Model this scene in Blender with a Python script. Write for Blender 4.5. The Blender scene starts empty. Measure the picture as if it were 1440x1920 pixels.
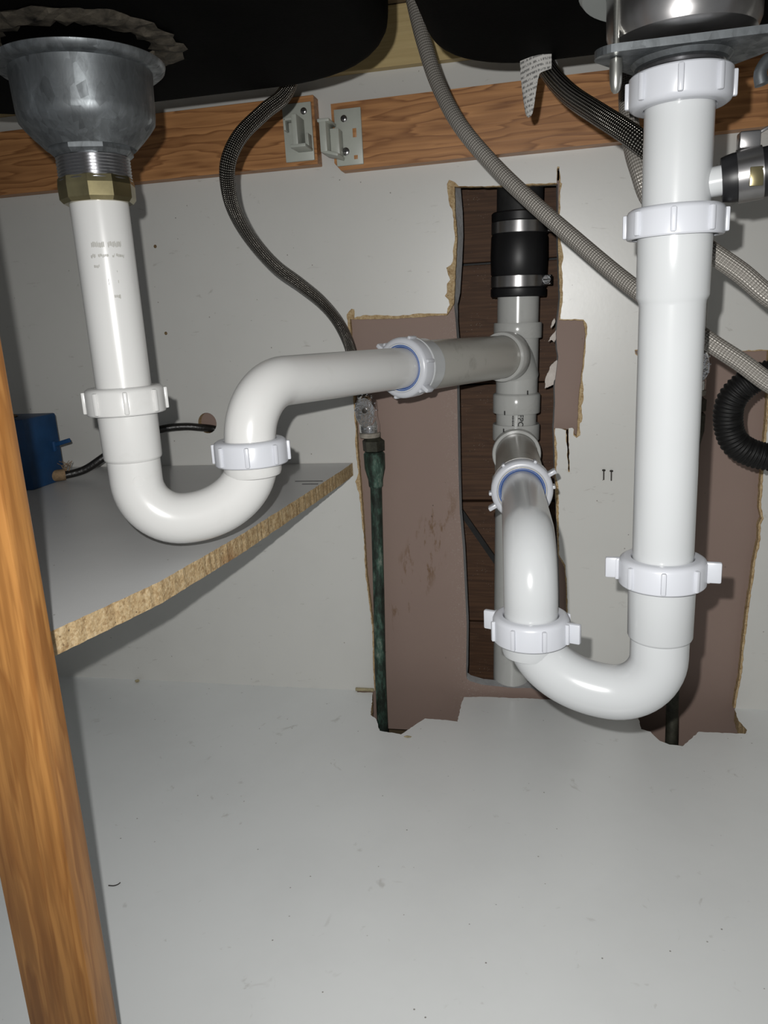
import bpy, bmesh, math, random
from mathutils import Vector, Matrix
from mathutils.geometry import tessellate_polygon

scene = bpy.context.scene
col = scene.collection
K = 0.001                                   # all lengths below are millimetres
# world: X right along the cabinet back, Y into the wall (cabinet back face at Y=0), Z up (cabinet floor at Z=0)

# ------------------------------------------------------------------ camera, world, flash, exposure
YAW, PITCH, ROLL = map(math.radians, (-12.32, 14.17, 3.14))
cy, sy, cp, sp = math.cos(YAW), math.sin(YAW), math.cos(PITCH), math.sin(PITCH)
FWD = Vector((sy*cp, cy*cp, -sp)); RGT = Vector((cy, -sy, 0)); DWN = FWD.cross(RGT)
R2 = math.cos(ROLL)*RGT + math.sin(ROLL)*DWN
D2 = -math.sin(ROLL)*RGT + math.cos(ROLL)*DWN
CAM = Vector((0, -910, 482))
cd = bpy.data.cameras.new('camera'); cam = bpy.data.objects.new('camera', cd); col.objects.link(cam)
cd.sensor_fit = 'VERTICAL'; cd.sensor_height = 24.0; cd.lens = 1442.0/1920*24.0; cd.clip_start = 0.01; cd.clip_end = 50
m = Matrix((R2, -D2, -FWD)).transposed().to_4x4(); m.translation = CAM*K
cam.matrix_world = m
scene.camera = cam

w = bpy.data.worlds.new('room_light'); scene.world = w; w.use_nodes = True
bg = w.node_tree.nodes['Background']; bg.inputs[0].default_value = (0.93, 0.97, 1.0, 1); bg.inputs[1].default_value = 0.2

fl = bpy.data.lights.new('phone_flash', 'SPOT'); fo = bpy.data.objects.new('phone_flash', fl); col.objects.link(fo)
fl.energy = 15.5; fl.color = (1.0, 0.99, 0.965); fl.shadow_soft_size = 0.0028; fl.spot_size = math.radians(122); fl.spot_blend = 1.0
fm = (m.to_3x3() @ Matrix.Rotation(math.radians(-8), 3, 'Y') @ Matrix.Rotation(math.radians(-6), 3, 'X')).to_4x4(); fm.translation = (CAM - 17*R2 - 22*D2)*K; fo.matrix_world = fm

vs = scene.view_settings
vs.view_transform = 'Standard'; vs.look = 'None'; vs.exposure = 0.0; vs.gamma = 1.0; vs.use_curve_mapping = False

# ------------------------------------------------------------------ material helpers
class NT:
    def __init__(s, name):
        s.m = bpy.data.materials.new(name); s.m.use_nodes = True
        s.t = s.m.node_tree; s.n = s.t.nodes; s.b = s.n['Principled BSDF']
    def node(s, kind, **kw):
        n = s.n.new(kind)
        for k, v in kw.items():
            if k.startswith('i_'):
                key = k[2:]; key = int(key) if key.isdigit() else key.replace('_', ' ')
                n.inputs[key].default_value = v
            else: setattr(n, k, v)
        return n
    def link(s, a, b): s.t.links.new(a, b)
    def coord(s, kind='Object', scale=(1, 1, 1), loc=(0, 0, 0), rot=(0, 0, 0)):
        tc = s.node('ShaderNodeTexCoord'); mp = s.node('ShaderNodeMapping')
        mp.inputs['Scale'].default_value = scale; mp.inputs['Location'].default_value = loc; mp.inputs['Rotation'].default_value = rot
        s.link(tc.outputs[kind], mp.inputs['Vector']); return mp.outputs[0]
    def noise(s, vec, scale, detail=4, rough=.55, dist=0):
        n = s.node('ShaderNodeTexNoise'); n.inputs['Scale'].default_value = scale; n.inputs['Detail'].default_value = detail
        n.inputs['Roughness'].default_value = rough; n.inputs['Distortion'].default_value = dist
        s.link(vec, n.inputs['Vector']); return n.outputs[0]
    def vor(s, vec, scale, feature='F1', out='Distance', rnd=1.0):
        n = s.node('ShaderNodeTexVoronoi', feature=feature); n.inputs['Scale'].default_value = scale; n.inputs['Randomness'].default_value = rnd
        s.link(vec, n.inputs['Vector']); return n.outputs[out]
    def ramp(s, fac, stops, interp='LINEAR'):
        r = s.node('ShaderNodeValToRGB'); r.color_ramp.interpolation = interp; e = r.color_ramp.elements
        while len(e) < len(stops): e.new(.5)
        for i, (p, c) in enumerate(stops):
            e[i].position = p; e[i].color = (c[0], c[1], c[2], 1) if not isinstance(c, (int, float)) else (c, c, c, 1)
        s.link(fac, r.inputs[0]); return r.outputs[0]
    def mix(s, a, b, fac, mode='MIX'):
        n = s.node('ShaderNodeMix', data_type='RGBA', blend_type=mode)
        for sock, v in ((n.inputs['Factor'], fac), (n.inputs['A'], a), (n.inputs['B'], b)):
            if isinstance(v, (int, float)): sock.default_value = v
            elif isinstance(v, tuple): sock.default_value = (*v, 1)
            else: s.link(v, sock)
        return n.outputs['Result']
    def math(s, op, a, b=0.0, c=0.0):
        n = s.node('ShaderNodeMath', operation=op)
        for i, v in enumerate((a, b, c)):
            if isinstance(v, (int, float)): n.inputs[i].default_value = v
            else: s.link(v, n.inputs[i])
        return n.outputs[0]
    def sep(s, vec):
        n = s.node('ShaderNodeSeparateXYZ'); s.link(vec, n.inputs[0]); return n.outputs
    def base(s, c):
        if isinstance(c, tuple): s.b.inputs['Base Color'].default_value = (*c, 1)
        else: s.link(c, s.b.inputs['Base Color'])
    def set(s, rough=.5, metal=0., spec=.5, coat=0.):
        for k, v in (('Roughness', rough), ('Metallic', metal), ('Specular IOR Level', spec), ('Coat Weight', coat)):
            if isinstance(v, (int, float)): s.b.inputs[k].default_value = v
            else: s.link(v, s.b.inputs[k])
        return s
    def bump(s, h, strength=.3, dist=.001):
        n = s.node('ShaderNodeBump'); n.inputs['Strength'].default_value = strength; n.inputs['Distance'].default_value = dist
        s.link(h, n.inputs['Height']); s.link(n.outputs[0], s.b.inputs['Normal'])

def m_melamine(name, base=(.60, .597, .57), scuff=.5):
    t = NT(name); c = t.coord()
    n = t.noise(c, 9, 5, .6); b = t.mix(base, tuple(x*.95 for x in base), t.ramp(n, [(.45, 0.), (.75, 1.)]))
    v = t.vor(c, 75); spots = t.ramp(v, [(.04, 1.), (.065, 0.)])                     # fly specks and dirt
    keep = t.ramp(t.noise(c, 14, 2), [(.5, 0.), (.56, 1.)])
    b = t.mix(b, (.13, .11, .09), t.math('MULTIPLY', spots, t.math('MULTIPLY', keep, .8)))
    c2 = t.coord(scale=(1, 1, 3.2), rot=(.2, .5, .3)); sm = t.ramp(t.noise(c2, 38, 3, .7, .6), [(.66, 0.), (.74, 1.)])
    b = t.mix(b, (.36, .34, .31), t.math('MULTIPLY', sm, scuff))
    t.base(b); t.set(t.ramp(n, [(.3, .33), (.7, .38)]), 0, .85); t.bump(t.noise(c, 240, 2), .03); return t.m
def m_particle(name='particle_board'):
    t = NT(name); c = t.coord()
    v = t.vor(c, 620, out='Color'); n = t.noise(c, 170, 5, .7)
    b = t.ramp(t.mix(v, n, .75), [(.28, (.25, .155, .075)), (.5, (.44, .32, .175)), (.72, (.58, .46, .29))])
    b = t.mix(b, (.09, .06, .035), t.ramp(t.vor(c, 150), [(.07, .8), (.13, 0.)]))
    b = t.mix(b, (.22, .10, .035), t.ramp(t.noise(c, 9, 3, .6), [(.62, 0.), (.72, .75)]))
    t.base(b); t.set(.85, 0, .2); t.bump(t.noise(c, 380, 4), .6, .0015); return t.m
def m_mauve():
    t = NT('mauve_wall_paint'); c = t.coord()
    b = t.mix((.275, .200, .168), (.235, .170, .145), t.noise(c, 7, 4))
    drip = t.coord(scale=(1, 1, .28), rot=(0, .35, 0))
    x, y, z = t.sep(t.node('ShaderNodeTexCoord').outputs['Object'])
    dx = t.math('DIVIDE', t.math('SUBTRACT', t.math('SUBTRACT', x, t.math('MULTIPLY', t.math('SUBTRACT', z, .25), .45)), .088), .032); dz = t.math('DIVIDE', t.math('SUBTRACT', z, .235), .105)
    near = t.ramp(t.math('ADD', t.math('MULTIPLY', dx, dx), t.math('MULTIPLY', dz, dz)), [(.25, 1.), (1., 0.)])
    rust = t.math('MULTIPLY', t.ramp(t.noise(drip, 75, 4, .7), [(.55, 0.), (.64, 1.)]), near)
    b = t.mix(b, (.13, .065, .02), t.math('MULTIPLY', rust, .75))
    sp_ = t.ramp(t.vor(c, 90), [(.06, 1.), (.1, 0.)]); keep = t.ramp(t.noise(c, 22, 2), [(.56, 0.), (.62, 1.)])
    b = t.mix(b, (.07, .05, .04), t.math('MULTIPLY', sp_, t.math('MULTIPLY', keep, .7)))
    ex = t.ramp(x, [(.112, 0.), (.14, 1.)]); dust = t.math('MULTIPLY', t.math('MULTIPLY', ex, t.ramp(x, [(.145, 1.), (.2, 0.)])), t.ramp(t.noise(c, 520, 6, .8), [(.55, 0.), (.66, 1.)]))
    b = t.mix(b, (.42, .38, .34), t.math('MULTIPLY', dust, .8))
    t.base(b); t.set(.62, 0, .3); t.bump(t.noise(c, 150, 3), .12); return t.m
def m_gypsum(name='gypsum_core', a=(.42, .42, .42), b_=(.25, .25, .26)):
    t = NT(name); c = t.coord(); t.base(t.mix(a, b_, t.noise(c, 90, 4, .7))); t.set(.9, 0, .1); t.bump(t.noise(c, 300, 4), .5, .0012); return t.m
def m_wood(name, c0, c1, c2, axis='X', s=1.0, ring=18., dist=7., rough=.45, contrast=.6):
    t = NT(name)
    sc = {'X': (1.1*s, 9*s, 9*s), 'Z': (9*s, 9*s, 1.0*s)}[axis]
    c = t.coord(scale=sc)
    n = t.noise(c, 3.0, 3, .5)
    wv = t.math('FRACT', t.math('MULTIPLY', n, ring))
    band = t.ramp(wv, [(0., 0.), (.55, .35), (.86, 1.), (1., 0.)])
    fs = {'X': (6, 260, 260), 'Z': (190, 190, 11)}[axis]
    f = t.noise(t.coord(scale=fs), 1.0, 3, .6)
    b = t.mix(c0, c1, t.math('MULTIPLY', band, contrast))
    b = t.mix(b, c2, t.ramp(f, [(.42, .55), (.6, 0.)]))
    t.base(b); t.set(rough, 0, .4); t.bump(f, .15, .0008); return t.m
def m_plain(name, c, rough=.5, metal=0., spec=.5, var=.0, vs_=30, bump=0., bs=200, coat=0.):
    t = NT(name)
    if var:
        o = t.coord(); t.base(t.mix(c, tuple(x*(1-var) for x in c), t.ramp(t.noise(o, vs_, 4, .6), [(.35, 0.), (.7, 1.)])))
    else: t.base(c)
    t.set(rough, metal, spec, coat)
    if bump: t.bump(t.noise(t.coord(), bs, 3), bump)
    return t.m
def m_zinc(name='zinc_plated_steel', c=(.19, .205, .215), rough=.42):
    t = NT(name); o = t.coord(scale=(1, 1, .45)); v = t.vor(o, 210, out='Color'); n = t.noise(o, 120, 4, .6, .5)
    k = t.mix(v, n, .72)
    t.base(t.ramp(k, [(.25, tuple(x*.45 for x in c)), (.55, c), (.8, tuple(min(1, x*1.75) for x in c))]))
    t.set(t.ramp(k, [(.3, rough+.14), (.75, rough-.1)]), .85, .5); t.bump(n, .08); return t.m
def m_braid(name, dark, light, around, along, metal=.8, rough=.3, strength=.9, wire=(.35, .75)):
    """woven sleeve: two crossing helices in the tube's own (around, length) coordinates"""
    t = NT(name); tc = t.node('ShaderNodeTexCoord'); x, y, _ = t.sep(tc.outputs['UV'])
    a = t.math('MULTIPLY', x, around*2*math.pi); b = t.math('MULTIPLY', y, along*2*math.pi)
    s1 = t.math('SINE', t.math('ADD', a, b)); s2 = t.math('SINE', t.math('SUBTRACT', a, b))
    h = t.math('MULTIPLY_ADD', t.math('MULTIPLY', s1, s2), .5, .5)
    t.base(t.mix(dark, light, t.ramp(h, [(wire[0], 0.), (wire[1], 1.)])))
    t.set(rough, metal, .5); t.bump(h, strength, .0012); return t.m
def m_pvc(name, c, rough=.22, dirt=0.0, dcol=(.35, .33, .29)):
    t = NT(name); o = t.coord()
    b = t.mix(c, tuple(x*.94 for x in c), t.noise(o, 22, 3))
    if dirt:
        st = t.noise(t.coord(scale=(1, 1, 1)), 34, 5, .7, .4)
        b = t.mix(b, dcol, t.math('MULTIPLY', t.ramp(st, [(.56, 0.), (.74, 1.)]), dirt))
    t.base(b); t.set(rough, 0, .5); return t.m

M = dict(
    melamine=m_melamine('white_melamine'),
    floor=m_melamine('white_melamine_floor', (.775, .795, .795), .4),
    shelf=m_melamine('grey_white_shelf_melamine', (.56, .565, .565), .15),
    particle=m_particle(), mauve=m_mauve(), gypsum=m_gypsum(), plaster=m_gypsum('white_plaster', (.74, .70, .66), (.40, .34, .30)),
    plank=m_wood('dark_sheathing_plank', (.115, .058, .030), (.065, .031, .016), (.045, .021, .011), 'X', 1.0, 12, 6, .7, .7),
    rail=m_wood('fir_plywood_rail', (.52, .255, .10), (.20, .08, .027), (.32, .145, .055), 'X', 1.5, 9, 6, .45, .95),
    oak=m_wood('varnished_oak', (.385, .18, .05), (.24, .095, .022), (.155, .06, .014), 'Z', 1.4, 7, 5, .38, .8),
    ply=m_wood('pale_plywood', (.56, .44, .22), (.46, .34, .15), (.42, .31, .14), 'X', .8, 5, 4, .6, .5),
    pvc=m_pvc('white_pvc', (.515, .53, .54), .2),
    pvc_old=m_pvc('aged_white_pvc', (.61, .61, .60), .24, .12),
    nut=m_pvc('white_nut_plastic', (.54, .555, .595), .3),
    pvc_grey=m_pvc('grey_drain_pvc', (.47, .475, .46), .18, .25, (.2, .19, .17)),
    pvc_pipe=m_pvc('stained_grey_pipe', (.44, .43, .395), .3, .55, (.2, .185, .16)),
    blue=m_plain('blue_rubber_washer', (.03, .09, .30), .45),
    print=m_plain('faded_grey_print', (.36, .355, .33), .6), ink=m_plain('black_ink', (.02, .02, .02), .6),
    sink=m_plain('black_composite', (.003, .003, .0028), .75, 0, .03, .5, 14, .12, 500),
    putty=m_plain('dried_putty', (.085, .073, .056), .8, 0, .2, .97, 70, .8, 160),
    zinc=m_zinc(), steel=m_plain('brushed_steel', (.42, .41, .41), .28, .95, .5, .25, 40),
    thread=m_plain('threaded_chrome', (.33, .33, .34), .26, .95), brass=m_plain('plated_brass', (.40, .345, .19), .24, .95, .5, .35, 60),
    chrome=m_plain('chrome', (.78, .78, .79), .13, 1., .5, 0, 30, 1.0, 130), bolt=m_plain('zinc_bolt', (.42, .42, .39), .3, .9),
    iron=m_plain('dark_iron', (.03, .03, .03), .6, .3, .4, .4, 50, .3, 120),
    rubber=m_plain('black_rubber', (.008, .008, .009), .42, 0, .4), corr=m_plain('black_corrugated_plastic', (.006, .006, .006), .55, 0, .25),
    hose_dark=m_braid('steel_braid_dark', (.018, .016, .013), (.55, .52, .47), 11, 300, .85, .22, 1.0, (.5, .95)),
    hose_grey=m_braid('nylon_braid_grey', (.21, .195, .175), (.36, .34, .31), 12, 215, .3, .3, .6, (.2, .9)),
    patina=None, brassdark=m_plain('tarnished_brass', (.06, .06, .045), .6, .5, .4, .6, 90, .6, 200),
    lime=m_plain('lime_crust', (.36, .33, .28), .85, 0, .3, .5, 120, .8, 200),
    plastic=m_plain('milky_plastic', (.45, .47, .42), .4, 0, .4, .12, 40), bluebox=m_plain('blue_box_plastic', (.010, .06, .165), .5, 0, .4, .4, 25),
    cable=m_plain('black_cable_sheath', (.012, .011, .010), .35, 0, .5, 0, 30, .6, 220), cloth=m_plain('tan_cable_fabric', (.28, .19, .11), .9, 0, .2, .5, 150, .6, 300),
    paper=None, nail=m_plain('dark_nail_steel', (.05, .045, .04), .5, .6), crumb=m_plain('pale_crumb', (.42, .36, .22), .8, 0, .3, .4, 200),
    counter=m_plain('counter_underside', (.20, .15, .09), .8, 0, .2, .3, 20),
)
def _patina():
    t = NT('green_copper_patina'); c = t.coord(scale=(1, 1, .35)); n = t.noise(c, 90, 5, .7)
    t.base(t.ramp(n, [(.34, (.010, .012, .009)), (.47, (.022, .034, .026)), (.58, (.05, .10, .075)), (.7, (.22, .25, .21))]))
    t.set(.6, .25, .4); t.bump(n, .4); return t.m
M['patina'] = _patina()
def _dust(m_):
    t = NT.__new__(NT); t.m = m_; t.t = m_.node_tree; t.n = t.t.nodes; t.b = t.n['Principled BSDF']; c = t.coord()
    old = t.b.inputs['Base Color'].links[0].from_socket
    d = t.math('MULTIPLY', t.ramp(t.vor(c, 330), [(.10, 1.), (.17, 0.)]), t.ramp(t.noise(c, 28, 3, .7), [(.53, 0.), (.66, 1.)]))
    t.base(t.mix(old, (.34, .31, .27), t.math('MULTIPLY', d, .85)))
_dust(M['plank'])
def _paper():
    t = NT('printed_paper_tag'); tc = t.node('ShaderNodeTexCoord'); x, y, _ = t.sep(tc.outputs['UV'])
    lines = t.math('GREATER_THAN', t.math('FRACT', t.math('MULTIPLY', y, 13)), .52)
    mp = t.node('ShaderNodeMapping'); t.link(tc.outputs['UV'], mp.inputs[0]); mp.inputs['Scale'].default_value = (26, 13, 1)
    words = t.math('GREATER_THAN', t.noise(mp.outputs[0], 1.0, 1), .47)
    t.base(t.mix((.46, .45, .43), (.08, .08, .08), t.math('MULTIPLY', t.math('MULTIPLY', lines, words), .75))); t.set(.7, 0, .2); return t.m
M['paper'] = _paper()

# ------------------------------------------------------------------ mesh helpers (world mm in, objects with their own origins out)
ORG = {}
def obj(name, V, F, mats, parent=None, smooth=False, uv=None, fmat=None, sharp=35, origin=None):
    V = [Vector(v) for v in V]
    if origin is None:
        lo = [min(v[i] for v in V) for i in range(3)]; hi = [max(v[i] for v in V) for i in range(3)]
        origin = Vector(((lo[0]+hi[0])/2, (lo[1]+hi[1])/2, lo[2]))
    me = bpy.data.meshes.new(name); me.from_pydata([tuple((v-origin)*K) for v in V], [], F)
    bm = bmesh.new(); bm.from_mesh(me); bmesh.ops.recalc_face_normals(bm, faces=bm.faces); bm.to_mesh(me); bm.free()
    mats = mats if isinstance(mats, (list, tuple)) else [mats]
    for q in mats: me.materials.append(q)
    if fmat:
        for p in me.polygons: p.material_index = fmat(p)
    if uv:
        L = me.uv_layers.new(name='UVMap')
        for p in me.polygons:
            vals = [uv[v] for v in p.vertices]; wrap = max(a[0] for a in vals)-min(a[0] for a in vals) > .5
            for li, a in zip(p.loop_indices, vals): L.data[li].uv = (a[0]+1 if wrap and a[0] < .5 else a[0], a[1])
    if smooth:
        me.shade_smooth(); me.set_sharp_from_angle(angle=math.radians(sharp))
    o = bpy.data.objects.new(name, me); col.objects.link(o); ORG[o] = origin
    if parent is not None: o.parent = parent; o.location = (origin-ORG[parent])*K
    else: o.location = origin*K
    return o
def tag(o, label, cat, group=None):
    o['label'] = label; o['category'] = cat
    if group: o['group'] = group
    return o
def struct(o, label=None):
    o['kind'] = 'structure'
    if label: o['label'] = label
    return o
def thing(name, loc, label, cat, group=None):
    o = bpy.data.objects.new(name, None); o.empty_display_size = .02; col.objects.link(o)
    ORG[o] = Vector(loc); o.location = Vector(loc)*K
    return tag(o, label, cat, group)
class G:                                     # shape collector: several shapes make one mesh
    def __init__(s): s.V = []; s.F = []; s.UV = []
    def add(s, V, F, uv=None):
        o = len(s.V); s.V += [Vector(v) for v in V]; s.F += [tuple(i+o for i in f) for f in F]; s.UV += uv if uv else [(0, 0)]*len(V); return s
    def build(s, name, mats, parent=None, smooth=True, useuv=False, **kw): return obj(name, s.V, s.F, mats, parent, smooth, s.UV if useuv else None, **kw)
def frame(d):
    d = Vector(d).normalized(); a = Vector((0, 0, 1)) if abs(d.z) < .95 else Vector((1, 0, 0))
    if abs(d.z) >= .95: u = Vector((1, 0, 0)); u = (u - d*u.dot(d)).normalized()
    else: u = a.cross(d).normalized()
    return u, d.cross(u), d
def lathe(prof, o, d=(0, 0, 1), n=40, closed=False, phase=0):
    """revolve [(radius, distance along d)]; closed joins last ring to first (a solid ring)"""
    u, v, d = frame(d); o = Vector(o); V = []; F = []
    for r, z in prof:
        for k in range(n):
            a = 2*math.pi*k/n+phase; V.append(o+d*z+(u*math.cos(a)+v*math.sin(a))*r)
    P = len(prof)
    for i in range(P if closed else P-1):
        j = (i+1) % P
        for k in range(n): l = (k+1) % n; F.append((i*n+k, i*n+l, j*n+l, j*n+k))
    if not closed:
        F.append(tuple(range(n))); F.append(tuple((P-1)*n+k for k in range(n)))
    return V, F
def box(c, s, u=(1, 0, 0), v=(0, 1, 0), w=(0, 0, 1)):
    c = Vector(c); u, v, w = (Vector(x).normalized() for x in (u, v, w)); V = []
    for a in (-.5, .5):
        for b in (-.5, .5):
            for d in (-.5, .5): V.append(c+u*a*s[0]+v*b*s[1]+w*d*s[2])
    return V, [(0, 1, 3, 2), (4, 6, 7, 5), (0, 4, 5, 1), (2, 3, 7, 6), (0, 2, 6, 4), (1, 5, 7, 3)]
def bevbox(c, s, b=1.0, u=(1, 0, 0), v=(0, 1, 0), w=(0, 0, 1)):
    bm = bmesh.new(); V, F = box((0, 0, 0), s); vs_ = [bm.verts.new(x) for x in V]
    for f in F: bm.faces.new([vs_[i] for i in f])
    bmesh.ops.bevel(bm, geom=bm.edges[:], offset=b, segments=2, affect='EDGES', profile=.5)
    bm.verts.index_update(); u, v, w = (Vector(x).normalized() for x in (u, v, w)); c = Vector(c)
    R_ = [c+u*x.co.x+v*x.co.y+w*x.co.z for x in bm.verts], [tuple(q.index for q in f.verts) for f in bm.faces]; bm.free(); return R_
def spline(P, step=4.):
    P = [Vector(p) for p in P]; Q = [2*P[0]-P[1]]+P+[2*P[-1]-P[-2]]; out = []
    for i in range(1, len(Q)-2):
        a, b, c, d = Q[i-1:i+3]; n = max(2, int((c-b).length/step))
        for k in range(n):
            t = k/n; out.append(.5*((2*b)+(c-a)*t+(2*a-5*b+4*c-d)*t*t+(3*b-3*c+d-a)*t**3))
    return out+[P[-1]]
def tube(P, r, n=20, caps=True):
    """sweep a circle (radius number or function of length) along points; uv = (around, metres along)"""
    P = [Vector(p) for p in P]; T = [(P[min(i+1, len(P)-1)]-P[max(i-1, 0)]).normalized() for i in range(len(P))]
    u, v, _ = frame(T[0]); V = []; F = []; UV = []; L = 0
    for i, p in enumerate(P):
        if i:
            L += (p-P[i-1]).length; u = (u-T[i]*u.dot(T[i])).normalized(); v = T[i].cross(u)
        rr = r(L) if callable(r) else r
        for k in range(n):
            a = 2*math.pi*k/n; V.append(p+(u*math.cos(a)+v*math.sin(a))*rr); UV.append((k/n, L*.001))
    for i in range(len(P)-1):
        for k in range(n): l = (k+1) % n; F.append((i*n+k, i*n+l, (i+1)*n+l, (i+1)*n+k))
    if caps: F.append(tuple(range(n))); F.append(tuple((len(P)-1)*n+k for k in range(n)))
    return V, F, UV
def rough(P, step=3., amp=.6, seed=1, closed=False):
    rnd = random.Random(seed); out = []; n = len(P)
    for i in range(n if closed else n-1):
        a = Vector(P[i]).to_2d(); b = Vector(P[(i+1) % n]).to_2d(); L = (b-a).length; k = max(1, int(L/step)); nn = Vector((-(b-a).y, (b-a).x)).normalized() if L else Vector((0, 0))
        for j in range(k):
            q = a+(b-a)*j/k+(nn*rnd.uniform(-amp, amp) if j else Vector((0, 0))); out.append((q.x, q.y))
    if not closed: out.append(tuple(P[-1]))
    return out
def slab(loops, a0, a1, back=None, axis='Y'):
    """plate with any outline and holes: loops of 2-D points, between depths a0 and a1 along axis"""
    back = back or loops; mk = (lambda p, d: (p[0], d, p[1])) if axis == 'Y' else (lambda p, d: (p[0], p[1], d))
    fr = [p for l in loops for p in l]; bk = [p for l in back for p in l]; n = len(fr)
    V = [mk(p, a0) for p in fr]+[mk(p, a1) for p in bk]; F = []
    bm = bmesh.new(); bv = [bm.verts.new((p[0], p[1], 0)) for p in fr]; ed = []; o = 0
    for l in loops:
        for i in range(len(l)): ed.append(bm.edges.new((bv[o+i], bv[o+(i+1) % len(l)])))
        for i in range(len(l)): F.append((o+i, o+(i+1) % len(l), n+o+(i+1) % len(l), n+o+i))
        o += len(l)
    bm.verts.index_update(); bmesh.ops.triangle_fill(bm, edges=ed, use_beauty=True, use_dissolve=False, normal=(0, 0, 1))
    for f in bm.faces: ix = [v.index for v in f.verts]; F.append(tuple(ix)); F.append(tuple(n+i for i in reversed(ix)))
    bm.free(); return V, F
def arc(c, a, b, a0, a1, r, n=14):
    """points c + r(cos t a + sin t b)"""
    c, a, b = Vector(c), Vector(a).normalized(), Vector(b).normalized()
    return [c+(a*math.cos(t)+b*math.sin(t))*r for t in (a0+(a1-a0)*i/n for i in range(n+1))]
UP = Vector((0, 0, 1))
def jbend(leg, up, zb, tight=31, rise=42, n=14):
    """trap centreline: down the straight leg, a tight turn, then a long sweep into the rising leg"""
    a = Vector((*leg, 0)); b = Vector((*up, 0)); h = (b-a).normalized(); L = (b-a).length; P = []
    for k in range(n+1): t = math.pi/2*k/n; P.append(a+h*(tight-tight*math.cos(t))+UP*(zb+tight-tight*math.sin(t)))
    rx = L-tight
    for k in range(1, n+9): t = math.pi/2*k/(n+8); P.append(a+h*(tight+rx*math.sin(t))+UP*(zb+rise-rise*math.cos(t)))
    return P

# ------------------------------------------------------------------ the setting
XL, XR, ZT = -900., 420., 800.
CUT_A = [(-225.1, 0), (-225.1, 27.7), (-222.9, 90.8), (-225.4, 132.9), (-227.7, 164.2), (-226.9, 211.9), (-228.2, 246.9), (-228.9, 268.9), (-231.2, 275.8), (-233.3, 286), (-228.5, 296.8), (-229, 310.9), (-229.7, 326.3), (-229.7, 341.5), (-228.4, 352), (-229.2, 363.8), (-229.3, 389.1), (-229, 425.4), (-229.5, 456.8), (-230.1, 477.8), (-230.7, 487.6), (-224.5, 494), (-221.3, 493.2), (-221.5, 483.5), (-210.8, 486), (-189, 484.8), (-166.9, 483), (-141.7, 484.4), (-123, 483.1), (-111.9, 482.5), (-111.1, 488.4), (-108.5, 491.8), (-109.6, 497.8), (-113.7, 502.2), (-111.2, 505.6), (-110.8, 515.5), (-107, 519.3), (-109.3, 525.3), (-110.9, 532.9), (-105.9, 535.5), (-103.4, 539.4), (-102.3, 553.6), (-100.3, 562), (-101.1, 573.4), (-101.7, 591.4), (-105.6, 601.7), (-107.3, 621.2), (-104.8, 625.4), (-99, 622.7), (-94.4, 617.9), (-72.8, 616.1), (-49.8, 614.8), (-27.2, 614.5), (-7.9, 613.4), (11.2, 612.4), (11.7, 628.6), (14, 628.4), (15.1, 612.6), (16.8, 611.4), (14.6, 601.9), (14.7, 577), (15.3, 553.8), (18.5, 535.3), (16.5, 525.9), (17.9, 511.7), (17.8, 491.8), (15.5, 470), (31.2, 469.2), (40.5, 468.1), (44, 463.3), (44.7, 451.7), (43, 445.3), (43.1, 432.4), (41.3, 414.7), (39.9, 404.6), (41.5, 390.8), (41.4, 378.7), (39.1, 372.1), (40.4, 361), (39.6, 353.7), (37.5, 351.9), (38.2, 338.2), (34, 335.2), (30.4, 338.4), (30.9, 345.2), (29.1, 347.1), (24.9, 346.6), (26.7, 295), (24.9, 295), (21.9, 344.2), (17.1, 346.2), (9.9, 347), (9.3, 340.7), (11.1, 332.6), (12.4, 311.1), (10.6, 290.1), (13.7, 277.1), (14.5, 193.3), (22.1, 179.8), (24.1, 152.5), (24.7, 128.9), (26.4, 82.4), (28.2, 0)]
CORE_A = [(-224.3, 0), (-221.6, 90.6), (-226.4, 164), (-226.3, 246.7), (-227.3, 296.7), (-227.8, 341.4), (-227.5, 389), (-227.7, 456.7), (-227.3, 482.5), (-221.5, 481.6), (-167.1, 480), (-112, 480.8), (-107.5, 487.1), (-103.7, 492.8), (-102.7, 504.5), (-99.8, 539.2), (-97.8, 567.5), (-99.4, 592.9), (-99.2, 617.9), (-94.5, 617.2), (-49.8, 614), (11.2, 611.4), (11.9, 627), (13.6, 627), (13.9, 611.3), (12.5, 554.1), (14.9, 491.9), (13.8, 468.9), (40.5, 466.9), (43, 451.7), (39.9, 414.8), (36.6, 384.8), (35.1, 351.8), (34, 337), (31, 339.5), (31, 344.5), (24.6, 344.8), (26.4, 296.5), (25.2, 296.5), (22.4, 344.7), (8.7, 345.7), (9.3, 311), (10, 277.1), (13, 193.1), (20.8, 178), (23, 152.2), (24.6, 82), (26.5, 0)]
CUT_B = [(108.8, 0), (107.3, 85.3), (104.3, 220.5), (101, 370.8), (99.5, 425.3), (96.6, 427.8), (95.9, 432.4), (99.9, 432.8), (135.3, 429), (174, 427.6), (201.1, 427), (236.4, 426.8), (237.9, 378.3), (238, 343.3), (237.7, 331.4), (237, 289.3), (237.2, 251.2), (240.8, 238.7), (237.9, 230.6), (239, 213.5), (235, 185.9), (234.1, 161.9), (232.4, 142.1), (230.7, 112.1), (229.5, 91.7), (229.1, 67.8), (228.3, 41.3), (225.8, 22.3), (224, 0)]
CORE_B = [(x+(1.5 if i < 6 else -2.2 if i > 10 else 0), z-(1.2 if 5 < i < 12 else 0)) for i, (x, z) in enumerate(CUT_B)]
hole = [(-422+12.5*math.cos(a), 364+12.5*math.sin(a)*1.05) for a in (2*math.pi*i/22 for i in range(22))]
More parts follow.
